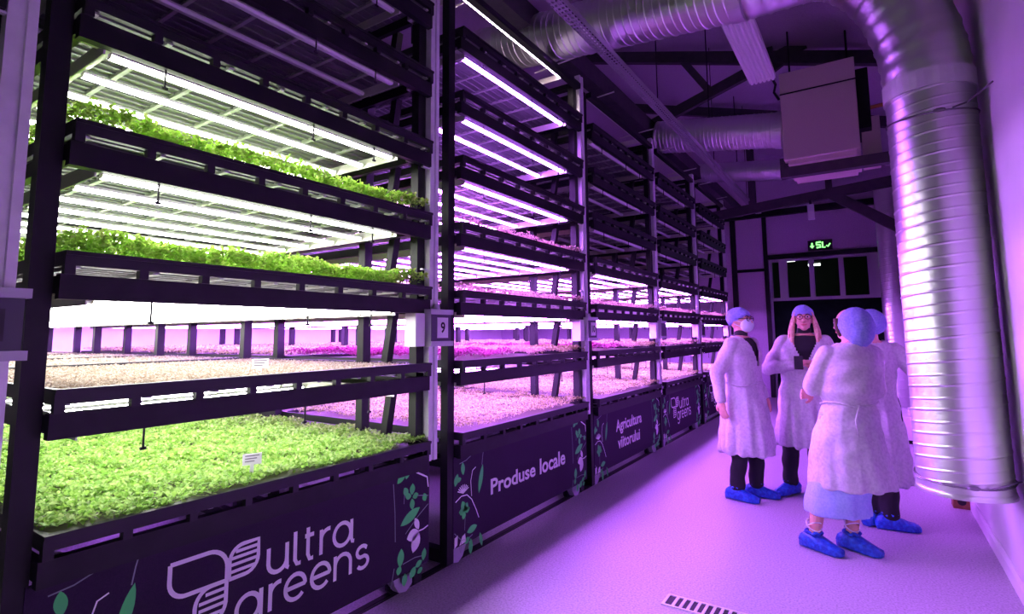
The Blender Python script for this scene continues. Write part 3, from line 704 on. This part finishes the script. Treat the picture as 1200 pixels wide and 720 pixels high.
# cable tray
t = thing('cable_tray', 'perforated metal cable tray running above the aisle edge', 'cable tray', (-1.75, 6.5, 3.88))
obj('side_rail', MB().box(-.050, -.046, -4.6, 5.2, 0, .05), mat('tray_zinc', (.42, .41, .45), .4, .6), t); obj('side_rail', MB().box(.046, .050, -4.6, 5.2, 0, .05), mat('tray_zinc', (.42, .41, .45), .4, .6), t)
rg = MB()
for i in range(196): rg.box(-.046, .046, -4.6 + i * .05, -4.6 + i * .05 + .022, 0, .003)
for x in (-.03, 0, .03): rg.box(x - .006, x + .006, -4.6, 5.2, -.001, .002)
o = obj('perforated_base', rg, mat('tray_zinc', (.42, .41, .45), .4, .6), t); o['kind'] = 'stuff'
for y in (-3.5, -1, 1.5, 4): obj('hanger_rod', MB().tube([(0, y, 0), (0, y, roof_z(-1.75) - 3.88)], .006, 6), M_STEEL, t)
obj('cable', MB().tube([(.02, -4.6, .02), (.03, 0, .02), (.01, 5.2, .02)], .014, 8), M_STEEL, t)

# ------------------------------------------------------------------ end wall fittings
M_SIGNG = mat('sign_green', (.1, .8, .2), .5, emit=(.25, 1.0, .22), strength=2.2)
t = thing('exit_sign', 'black exit sign with glowing green pictograms above the door', 'sign', (-.84, EW - .05, 3.33))
obj('sign_box', MB().box(-.24, .24, -.03, .04, 0, .22), M_INK, t)
g = MB()
def sy(pts, wd): 
    mbx = MB(); ribbon(mbx, pts, wd, 0); g.add([(p[1], -.032, p[2]) for p in mbx.v], mbx.f)
sy([(-.155, .165), (-.155, .06)], .03); sy([(-.19, .10), (-.155, .055), (-.12, .10)], .024)          # arrow
sy([(.02, .175), (-.07, .165), (-.07, .115), (.0, .11), (.01, .06), (-.07, .05)], .034); sy([(.05, .175), (.05, .05), (.105, .05)], .030)
sy([(.12, .09), (.15, .06), (.20, .13)], .026)
obj('pictogram', g, M_SIGNG, t)
t = thing('emergency_lamp', 'small white box lamp hanging from the far truss beam', 'lamp', (-.73, 10.38, 3.40))
obj('lamp_body', MB().box(-.05, .05, -.06, .03, .0, .26), mat('lamp_grey', (.7, .7, .78), .4), t, bevel=.01); obj('lamp_arm', MB().box(-.02, .02, -.02, .08, .26, .34), M_STEEL, t)
obj('lens', MB().box(-.035, .055, -.075, -.055, .01, .13), M_CARD, t)

# ------------------------------------------------------------------ floor items
t = thing('floor_drain', 'slotted rectangular drain grate in the floor', 'drain', (-1.07, 3.09, 0))
obj('pit', MB().box(.01, .70, .01, .13, 0, .002), M_INK, t)  # flat black plate on the floor; its colour stands for the shaded hole
obj('frame', MB().box(0, .71, 0, .014, 0, .006).box(0, .71, .126, .14, 0, .006).box(0, .014, .014, .126, 0, .006).box(.696, .71, .014, .126, 0, .006), M_SILVER, t)
gb = MB().box(0, .016, .014, .126, .002, .0055).mesh('grate_bar')
for i in range(16): obj('grate_bar', gb, M_SILVER, t, loc=(.052 + i * .0405, 0, 0))
t = thing('wood_block', 'small brown wooden block on the floor under the big duct', 'block', (.545, 6.1, 0))
obj('block', MB().box(-.06, .06, -.07, .07, 0, .13), M_WOOD, t, bevel=.006); obj('knot_hole', MB().tube([(0, -.0712, .06), (0, -.069, .06)], .03, 14), M_INK, t)
t = thing('low_cabinet', 'low pale cabinet standing by the wall beyond the visitors', 'cabinet', (.42, 9.4, 0))
obj('body', MB().box(-.20, .17, -.35, .6, .05, .36), M_CARD, t, bevel=.01); obj('plinth', MB().box(-.17, .16, -.32, .57, 0, .05), M_STEEL, t); obj('door', MB().box(-.18, .15, -.362, -.35, .08, .33), M_WALL, t)
tag(obj('paper_bundle', MB().box(.34, .50, 9.15, 9.40, .36, .42).box(.35, .49, 9.17, 9.38, .42, .45), M_CARD), 'white bundle lying on the low cabinet', 'bundle')
# plant labels stuck in the trays
for (x, y, z, lab) in ((-2.62, 1.62, 1.325, 'small white plant tag standing in the beige grains'), (-2.38, 1.45, .91, 'small white plant tag standing in the bright green cress')):
    t = thing('plant_tag', lab, 'tag', (x, y, z), -.35, 'plant tags')
    obj('stick', MB().box(-.002, .002, -.008, .008, -.05, .01), M_CARD, t); c = obj('card', MB().box(-.001, .001, -.04, .04, .01, .06), M_CARD, t)
    ln = MB()
    for k, zz in enumerate((.048, .036, .024)): ln.box(.001, .0014, -.03, .03 - .01 * k, zz, zz + .005)
    obj('print', ln, mat('grey_ink', (.25, .22, .28), .7), c)

# ------------------------------------------------------------------ people
def remeshed(mb, name, vox, it, fac=.5):
    me = mb.mesh(name); o = bpy.data.objects.new(name, me); COL.objects.link(o)
    r = o.modifiers.new('r', 'REMESH'); r.mode = 'VOXEL'; r.voxel_size = vox
    s_ = o.modifiers.new('s', 'SMOOTH'); s_.factor = fac; s_.iterations = it
    dg = bpy.context.evaluated_depsgraph_get(); out = bpy.data.meshes.new_from_object(o.evaluated_get(dg)); bpy.data.objects.remove(o); bpy.data.meshes.remove(me)
    out.name = name; out.materials.clear(); return out
def get_co(me):
    a = np.empty(len(me.vertices) * 3, np.float32); me.vertices.foreach_get('co', a); return a.reshape(-1, 3)
def set_co(me, a): me.vertices.foreach_set('co', np.ascontiguousarray(a, np.float32).ravel()); me.update()
def normals(me):
    a = np.empty(len(me.vertices) * 3, np.float32); me.vertices.foreach_get('normal', a); return a.reshape(-1, 3)
def cut(me, fn):
    bm = bmesh.new(); bm.from_mesh(me); bmesh.ops.delete(bm, geom=[v for v in bm.verts if fn(v.co)], context='VERTS'); bm.to_mesh(me); bm.free(); return me
def ering(z, rx, ry, cx=0, cy=0, n=28): return [(cx + rx * math.cos(2 * PI * j / n), cy + ry * math.sin(2 * PI * j / n), z) for j in range(n)]
def folds(me, seed, amp, z_ref=1.0, bulk=.004):
    g = np.random.default_rng(seed); a = get_co(me); nn = normals(me); ph = g.random(6) * 6
    th = np.arctan2(a[:, 1], a[:, 0]); z = a[:, 2]
    k = np.clip((z_ref - z) / .55, 0, 1)
    d = amp * k * (np.sin(th * 9 + ph[0] + 1.5 * np.sin(z * 4 + ph[1])) * .6 + np.sin(th * 15 + ph[2] + z * 3) * .4)
    d += bulk * (np.sin(a[:, 0] * 38 + z * 24 + ph[3]) + np.sin(a[:, 1] * 34 - z * 31 + ph[4]) + np.sin(z * 46 + a[:, 0] * 17 + ph[5])) * .6
    set_co(me, a + nn * d[:, None])
def hand(mb, wr, d, nrm, sgn, curl=.5):
    wr, d, nrm = Vector(wr), Vector(d).normalized(), Vector(nrm); nrm = (nrm - d * nrm.dot(d)).normalized(); sd = nrm.cross(d) * sgn
    mb.ell(wr + d * .045, (.052, .040, .017), 14, 10, Matrix((d, sd, nrm)).transposed()); mb.cone(wr - d * .02, wr + d * .03, .026, .024)
    for off, L in ((-.030, .062), (-.010, .076), (.011, .080), (.031, .072)):
        p = wr + d * .080 + sd * off; a = 0; dd = d.copy()
        for s_ in (.42, .33, .25):
            a += curl; dd = (d * math.cos(a) - nrm * math.sin(a)).normalized(); q = p + dd * L * s_; mb.cone(p, q, .0095, .0085, 8); p = q
    p = wr + d * .022 + sd * .034; q = p + (d * .75 + sd * .65 - nrm * .2).normalized() * .035; r_ = q + (d * .95 + sd * .2 - nrm * .35).normalized() * .032
    mb.cone(p, q, .0125, .011, 8); mb.cone(q, r_, .011, .009, 8)

def person(label, loc, rz, H, feet, arms, gown, opts):
    t = thing('person', label, 'person', (*loc, 0), rz, 'visitors in white gowns'); k = H / 1.70; t.scale = (k, k, k)
    Rm = Matrix.Rotation(-rz, 3, 'Z')
    def L(p): q = Rm @ Vector((p[0] - loc[0], p[1] - loc[1], 0)); return Vector((q.x / k, q.y / k, 0))
    lean = Rm @ Vector((*opts.get('lean', (0, 0)), 0))
    def sh(p):      # lean of the upper body
        f = min(max((p[2] - .55) / .95, 0), 1.1); return Vector((p[0] + lean.x * f, p[1] + lean.y * f, p[2]))
    hy = opts.get('head_yaw', 0); hp = opts.get('head_pitch', 0)
    neck = Vector((0, .0, 1.47)); HR = Matrix.Rotation(hy, 3, 'Z') @ Matrix.Rotation(hp, 3, 'X')
    def hd(p): return sh((0, 0, 1.5)) - Vector((0, 0, 1.5)) + neck + HR @ (Vector(p) - neck)
    def shm(me):    # lean a finished mesh
        a = get_co(me); f = np.clip((a[:, 2] - .55) / .95, 0, 1.1); a[:, 0] += lean.x * f; a[:, 1] += lean.y * f; set_co(me, a); return me
    # feet in local coordinates: two world points plus pointing angle (world)
    ft = []
    for fp in feet: q = L(fp); ft.append((q.x, q.y, fp[2] - rz))
    b = MB()
    hips = [(.09, 0, .90), (-.09, 0, .90)]
    order = [0, 1] if ft[0][0] > ft[1][0] else [1, 0]
    legs = []
    for i, s_ in zip(order, (0, 1)):
        f = ft[i]; hp_ = Vector(hips[s_]); an = Vector((f[0], f[1], .085)); kn = hp_.lerp(an, .52) + Vector((0, -.025, 0)); fd = Vector((math.cos(f[2]), math.sin(f[2]), 0))
        legs.append((hp_, kn, an, fd)); b.cone(hp_, kn, .085, .056); b.cone(kn, kn.lerp(an, .35), .056, .054); b.cone(kn.lerp(an, .35), an, .054, .037); b.cone(an - fd * .03 - Vector((0, 0, .04)), an + fd * .13 - Vector((0, 0, .05)), .036, .030)
    tor = [(.86, .15, .10), (.95, .165, .11), (1.05, .14, .095), (1.18, .155, .105), (1.30, .175, .11), (1.38, .17, .09), (1.43, .10, .07), (1.46, .05, .05)]
    b.loft([[tuple(sh(p)) for p in ering(z, x, y)] for z, x, y in tor])
    b.cone(sh((0, .012, 1.40)), hd((0, -.002, 1.53)), .056, .052)
    # head
    b.ell(hd((0, .0, 1.600)), (.074, .094, .100), 22, 16, HR); b.ell(hd((0, -.035, 1.555)), (.058, .062, .075), 18, 12, HR); b.ell(hd((0, -.060, 1.505)), (.032, .030, .028), 12, 8, HR)
    b.cone(hd((0, -.090, 1.600)), hd((0, -.112, 1.566)), .010, .014, 8); b.ell(hd((0, -.100, 1.562)), (.019, .012, .010), 10, 8, HR)
    for s_ in (-1, 1): b.ell(hd((s_ * .074, .008, 1.575)), (.010, .020, .032), 10, 8, HR); b.ell(hd((s_ * .030, -.078, 1.618)), (.024, .014, .010), 10, 8, HR); b.ell(hd((s_ * .036, -.072, 1.565)), (.020, .018, .018), 10, 8, HR)
    for s_, (el, wr, d, nr, cu) in zip((1, -1), arms):
        S = sh((s_ * .175, 0, 1.375)); E_, W_ = sh(el), sh(wr); b.cone(S, E_, .046, .038); b.cone(E_, W_, .039, .027); hand(b, W_, d, nr, s_, cu)
    me = remeshed(b, 'body', .0065, 2); obj('body', me, M_SKIN, t, smooth=True)
    # eyes, lips
    if opts.get('face', True):
        for s_ in (-1, 1):
            obj('eye', MB().ell(hd((s_ * .031, -.0885, 1.602)), (.014, .007, .008), 12, 8, HR), M_EYEW, t, smooth=True); obj('pupil', MB().ell(hd((s_ * .031, -.0950, 1.602)), (.007, .003, .007), 10, 8, HR), M_EYE, t, smooth=True)
            obj('eyebrow', MB().tube([hd((s_ * .014, -.096, 1.622)), hd((s_ * .032, -.095, 1.628)), hd((s_ * .050, -.084, 1.621))], .0035, 6), M_BROWN, t)
        if not opts.get('mask'):
            obj('lips', MB().tube([hd((-.026, -.086, 1.536)), hd((-.012, -.0965, 1.531)), hd((0, -.098, 1.530)), hd((.012, -.0965, 1.531)), hd((.026, -.086, 1.536))], [.003, .006, .007, .006, .003], 8), M_LIP, t, smooth=True)
    # trousers or skirt
    lw = MB()
    if opts.get('skirt'):
        z0 = opts['skirt']; lw.loft([ering(.95, .17, .13), ering(.7, .19, .16), ering(z0 + .1, .215, .175, opts.get('skx', 0), opts.get('sky', 0)), ering(z0, .22, .18, opts.get('skx', 0), opts.get('sky', 0))])
        me = remeshed(lw, 'skirt', .012, 3); folds(me, 5, .006, .8, .002); obj('skirt', me, M_SKIRT, t, smooth=True)
    else:
        lw.loft([ering(.80, .14, .11), ering(.9, .17, .125), ering(1.02, .15, .11)])
        for hp_, kn, an, fd in legs: lw.cone(hp_, kn, .095, .075); lw.cone(kn, an + Vector((0, 0, .03)), .075, .064)
        me = remeshed(lw, 'trousers', .011, 3); folds(me, 6, .0, 1, .004); obj('trousers', me, M_BLACKCLOTH, t, smooth=True)
    for hp_, kn, an, fd in legs:      # shoe covers
        sc = MB(); side = Vector((-fd.y, fd.x, 0)); rings = []
        for u, hw, ht, zc in ((-.105, .020, .035, .03), (-.095, .042, .085, .0), (-.06, .055, .115, 0), (0, .058, .118, 0), (.05, .060, .100, 0), (.10, .060, .078, 0), (.155, .052, .062, 0), (.185, .034, .045, .004), (.195, .012, .02, .012)):
            ring = []
            for j in range(20):
                a = 2 * PI * j / 20; cx, cz = math.cos(a), math.sin(a); p = Vector((an.x, an.y, 0)) + fd * (u + .0) + side * hw * (abs(cx) ** .75) * (1 if cx >= 0 else -1) * (1.04 if cz < 0 else .9)
                zz = zc + ht * (.5 + .5 * (abs(cz) ** .7) * (1 if cz >= 0 else -1)); w_ = .005 * math.sin(u * 130 + a * 4) + .003 * math.sin(u * 210 - a * 7); ring.append((p.x + side.x * w_, p.y + side.y * w_, max(zz + (w_ if cz > -.3 else 0), .0)))
            rings.append(ring)
        s_ = obj('shoe_cover', sc.loft(rings), M_SHOE, t, smooth=True)
        obj('gathered_cuff', MB().tube([(an.x + .050 * math.cos(a) * (1 + .1 * math.sin(a * 9)), an.y + .050 * math.sin(a) * (1 + .1 * math.sin(a * 9)), .118 + .007 * math.sin(a * 6)) for a in [2 * PI * i / 36 for i in range(37)]], .010, 6), M_SHOE, s_, smooth=True)
    if opts.get('straps'):
        for hp_, kn, an, fd in legs:
            for q in range(2):
                obj('ankle_strap', MB().tube([(an.x + .047 * math.cos(a), an.y + .047 * math.sin(a), .165 + .03 * math.sin(a + q * PI)) for a in [2 * PI * i / 24 for i in range(25)]], .004, 6), M_CARD, t)
    # inner black top
    if opts.get('top'):
        tp = MB().loft([[tuple(sh(p)) for p in ering(z, x + .008, y + .010)] for z, x, y in tor[1:-1]]); tp.cone(sh((0, .01, 1.40)), sh((0, .0, 1.475)), .066, .060)
        me = remeshed(tp, 'top', .011, 3); o = obj('collar_top', me, M_BLACKCLOTH, t, smooth=True)
    # gown
    gw = MB(); gw.loft([[tuple(sh(p)) for p in ering(z, x, y, cx, cy)] for z, x, y, cx, cy in gown])
    for s_, (el, wr, d, nr, cu) in zip((1, -1), arms):
        S = sh((s_ * .165, 0, 1.37)); E_, W_ = sh(el), sh(wr); fd = (W_ - E_).normalized(); gw.cone(S, E_, .070, .064); gw.cone(E_, W_ - fd * .03, .064, .048); gw.tube([W_ - fd * .06, W_ + fd * .012], [.050, .040], 14)
    me = remeshed(gw, 'gown', .011, 4); folds(me, opts.get('seed', 1), opts.get('amp', .016), 1.02, .0035)
    if opts.get('vneck'):
        zb, wt = opts['vneck']; cut(me, lambda c: c.y - lean.y < -.02 and c.z > zb and abs(c.x - lean.x * min(max((c.z - .55) / .95, 0), 1.1)) < wt * (c.z - zb) / (1.45 - zb))
    cut(me, lambda c: c.z > 1.425 and (Vector((c.x, c.y, 0)) - Vector(sh((0, 0, 1.45))).xy.to_3d()).length < .085)
    g = obj('gown', me, M_GOWN, t, smooth=True)
    if opts.get('belt'):
        z = opts['belt']; row = min(gown, key=lambda r_: abs(r_[0] - z))
        pts = [sh((row[3] + (row[1] + .012) * math.cos(a), row[4] + (row[2] + .012) * math.sin(a), z + .012 * math.sin(a * 3))) for a in [2 * PI * i / 40 for i in range(41)]]
        obj('gown_tie', MB().tube(pts, .008, 6).tube([sh((.02, row[4] + row[2] + .018, z)), sh((.05, row[4] + row[2] + .03, z - .10)), sh((.035, row[4] + row[2] + .04, z - .22))], .006, 6), M_GOWN, g, smooth=True)
    # hair
    for hs in opts.get('hair', []):
        pts, rad, hm = hs; obj('hair_strand', MB().tube([hd(p) for p in pts], rad, 12), hm, t, smooth=True)
    # cap
    cc, cr, zf, zbk, sl = opts.get('cap', ((0, .012, 1.615), (.092, .112, .100), 1.630, 1.54, .4))
    cp = MB().ell((0, 0, 0), (1, 1, 1), 44, 26); out = []
    for p in cp.v:
        th = math.atan2(p[1], p[0]); w_ = 1 + .022 * math.sin(th * 13 + p[2] * 5) * (1 - abs(p[2])) + .014 * math.sin(th * 7 - p[2] * 9)
        q = Vector((cc[0] + p[0] * cr[0] * w_, cc[1] + p[1] * cr[1] * w_, cc[2] + p[2] * cr[2] * w_))
        pl = zf + (zbk - zf) * min(max((q.y + .10) / .20, 0), 1)
        if q.z < pl: f = .93; q = Vector((cc[0] + (q.x - cc[0]) * f, cc[1] + (q.y - cc[1]) * f, pl - (pl - q.z) * .10))
        out.append(hd(q))
    cp.v = out; obj('hair_cap', cp, M_CAP, t, smooth=True)
    if opts.get('mask'):
        mk = obj('face_mask', MB().ell(hd((0, -.066, 1.545)), (.070, .058, .064), 20, 14, HR), M_MASK, t, smooth=True)
        for s_ in (-1, 1): obj('ear_loop', MB().tube([hd((s_ * .060, -.060, 1.57)), hd((s_ * .078, -.02, 1.585)), hd((s_ * .082, .012, 1.59))], .0025, 6), M_MASK, mk); obj('ear_loop', MB().tube([hd((s_ * .058, -.060, 1.525)), hd((s_ * .078, -.02, 1.545)), hd((s_ * .082, .012, 1.56))], .0025, 6), M_MASK, mk)
    if opts.get('glasses'):
        gl = MB()
        for s_ in (-1, 1):
            gl.tube([hd((s_ * .033 + .026 * math.cos(a), -.108 + .006 * abs(math.cos(a)), 1.600 + .020 * math.sin(a))) for a in [2 * PI * i / 20 for i in range(21)]], .0028, 6)
            gl.tube([hd((s_ * .059, -.102, 1.604)), hd((s_ * .076, -.06, 1.604)), hd((s_ * .084, .01, 1.60))], .0028, 6)
        gl.tube([hd((-.008, -.110, 1.603)), hd((.008, -.110, 1.603))], .0028, 6); obj('glasses', gl, mat('glasses_frame', (.04, .02, .03), .3), t)
    return t
DN = (0, 0, -1)
def std_gown(hem, wx, wy, sh_=1.0):
    return [(hem, wx, wy, 0, 0), (hem + .12, wx * .98, wy * .98, 0, 0), (.70, wx * .90, wy * .90, 0, 0), (.92, .215 * sh_, .165 * sh_, 0, 0), (1.02, .190 * sh_, .145 * sh_, 0, 0), (1.14, .200 * sh_, .150 * sh_, 0, 0), (1.28, .215 * sh_, .150 * sh_, 0, 0), (1.37, .205 * sh_, .125 * sh_, 0, 0), (1.43, .13, .085, 0, .005), (1.465, .072, .066, 0, .008)]
# masked person on the left, facing right
person('person in white gown, pale mask and blue cap standing side-on beside the racks', (-1.02, 5.42), math.radians(70), 1.72,
       [(-1.10, 5.32, math.radians(-12)), (-.97, 5.52, math.radians(0))],
       [((.24, .05, 1.11), (.25, -.06, .88), (.0, -.25, -1), (1, 0, 0), .25), ((-.275, .09, 1.11), (-.29, .05, .87), (0, -.15, -1), (-1, 0, 0), .25)],
       std_gown(.40, .235, .235), dict(mask=True, glasses=True, top=True, vneck=(1.16, .07), belt=1.02, seed=3, amp=.014, head_pitch=-.04))
BLONDE_STRANDS = []
for s_ in (-1, 1):
    for q, (ox, oy, zl) in enumerate(((.0, .0, 1.32), (.016, .03, 1.30))):
        BLONDE_STRANDS.append(([(s_ * (.066 + ox * .3), -.05 + oy, 1.645), (s_ * (.083 + ox), -.045 + oy, 1.56), (s_ * (.105 + ox), -.055 + oy, 1.47), (s_ * (.100 + ox * 1.6), -.085 + oy, 1.39), (s_ * (.118 + ox * 1.6), -.11 + oy, zl)], [.008, .012, .014, .012, .003], M_BLONDE))
# woman with glasses facing the camera
person('smiling person with glasses, long blonde hair and open white gown, facing the camera', (-.585, 5.80), math.radians(8), 1.74,
       [(-.72, 5.78, math.radians(-120)), (-.50, 5.86, math.radians(-75))],
       [((.30, .03, 1.12), (.075, -.215, 1.19), (-1, -.35, .15), (0, -.4, 1), .55), ((-.30, .03, 1.12), (-.08, -.215, 1.175), (1, -.35, .15), (0, -.4, 1), .55)],
       std_gown(.44, .235, .20, .98), dict(glasses=True, top=True, vneck=(1.17, .125), seed=11, amp=.018, lean=(.05, .03),
            hair=BLONDE_STRANDS + [([(.068, -.045, 1.64), (.086, -.035, 1.56), (.098, -.055, 1.44), (.104, -.085, 1.39), (.09, -.115, 1.33)], [.010, .015, .018, .016, .005], M_BLONDE),
                  ([(-.068, -.045, 1.64), (-.086, -.035, 1.56), (-.098, -.055, 1.44), (-.106, -.085, 1.38), (-.095, -.115, 1.31)], [.010, .015, .018, .016, .005], M_BLONDE)]))
# dark phone in her hands
t = thing('phone', 'small dark phone held in the hands of the smiling person', 'phone', (-.56, 5.47, 1.225), math.radians(8))
obj('phone_body', MB().box(-.035, .035, -.004, .004, -.06, .06), M_INK, t, bevel=.003); obj('screen', MB().box(-.031, .031, .004, .0046, -.052, .052), M_BOXDARK, t)
# woman in front seen from behind, arms folded
person('person seen from behind with folded arms, white gown over a blue skirt, nearest the camera', (-.20, 4.57), math.radians(-148), 1.66,
       [(-.42, 4.42, math.radians(-25)), (-.20, 4.55, math.radians(-25))],
       [((.255, -.03, 1.13), (.06, -.22, 1.12), (-1, -.1, .1), (0, -1, 0), .3), ((-.235, -.06, 1.10), (.15, -.195, 1.06), (1, .15, .05), (0, -1, 0), .4)],
       [(.435, .285, .245, -.02, 0), (.53, .28, .24, -.02, 0), (.70, .25, .21, 0, 0), (.90, .205, .17, 0, 0), (1.02, .175, .140, 0, 0), (1.10, .215, .185, 0, .015), (1.28, .205, .165, 0, .01), (1.37, .190, .125, 0, .01), (1.43, .14, .095, 0, .01), (1.465, .078, .072, 0, .012)],
       dict(straps=True, skirt=.245, skx=.09, sky=.0, belt=1.02, seed=21, amp=.008, lean=(.07, .04), head_yaw=.40, cap=((0, .050, 1.560), (.110, .128, .152), 1.645, 1.40, .4),
            hair=[([(.070, -.050, 1.63), (.078, -.04, 1.57), (.074, -.02, 1.50)], [.016, .018, .010], M_BROWN), ([(-.070, -.050, 1.63), (-.078, -.04, 1.57), (-.074, -.02, 1.50)], [.016, .018, .010], M_BROWN)]))
# fourth person mostly hidden behind her
person('person in white gown and dark trousers half hidden behind the one with folded arms', (-.01, 5.22), math.radians(-162), 1.67,
       [(-.08, 5.22, math.radians(60)), (.03, 5.15, math.radians(10))],
       [((.27, .04, 1.11), (.24, -.16, 1.0), (-.3, -1, 0), (1, 0, 0), .3), ((-.345, .05, 1.12), (-.35, -.05, .89), (.10, -.3, -1), (-1, 0, 0), .3)],
       std_gown(.34, .215, .19, .80), dict(seed=31, amp=.018, cap=((0, .035, 1.595), (.104, .128, .112), 1.63, 1.50, .4)))
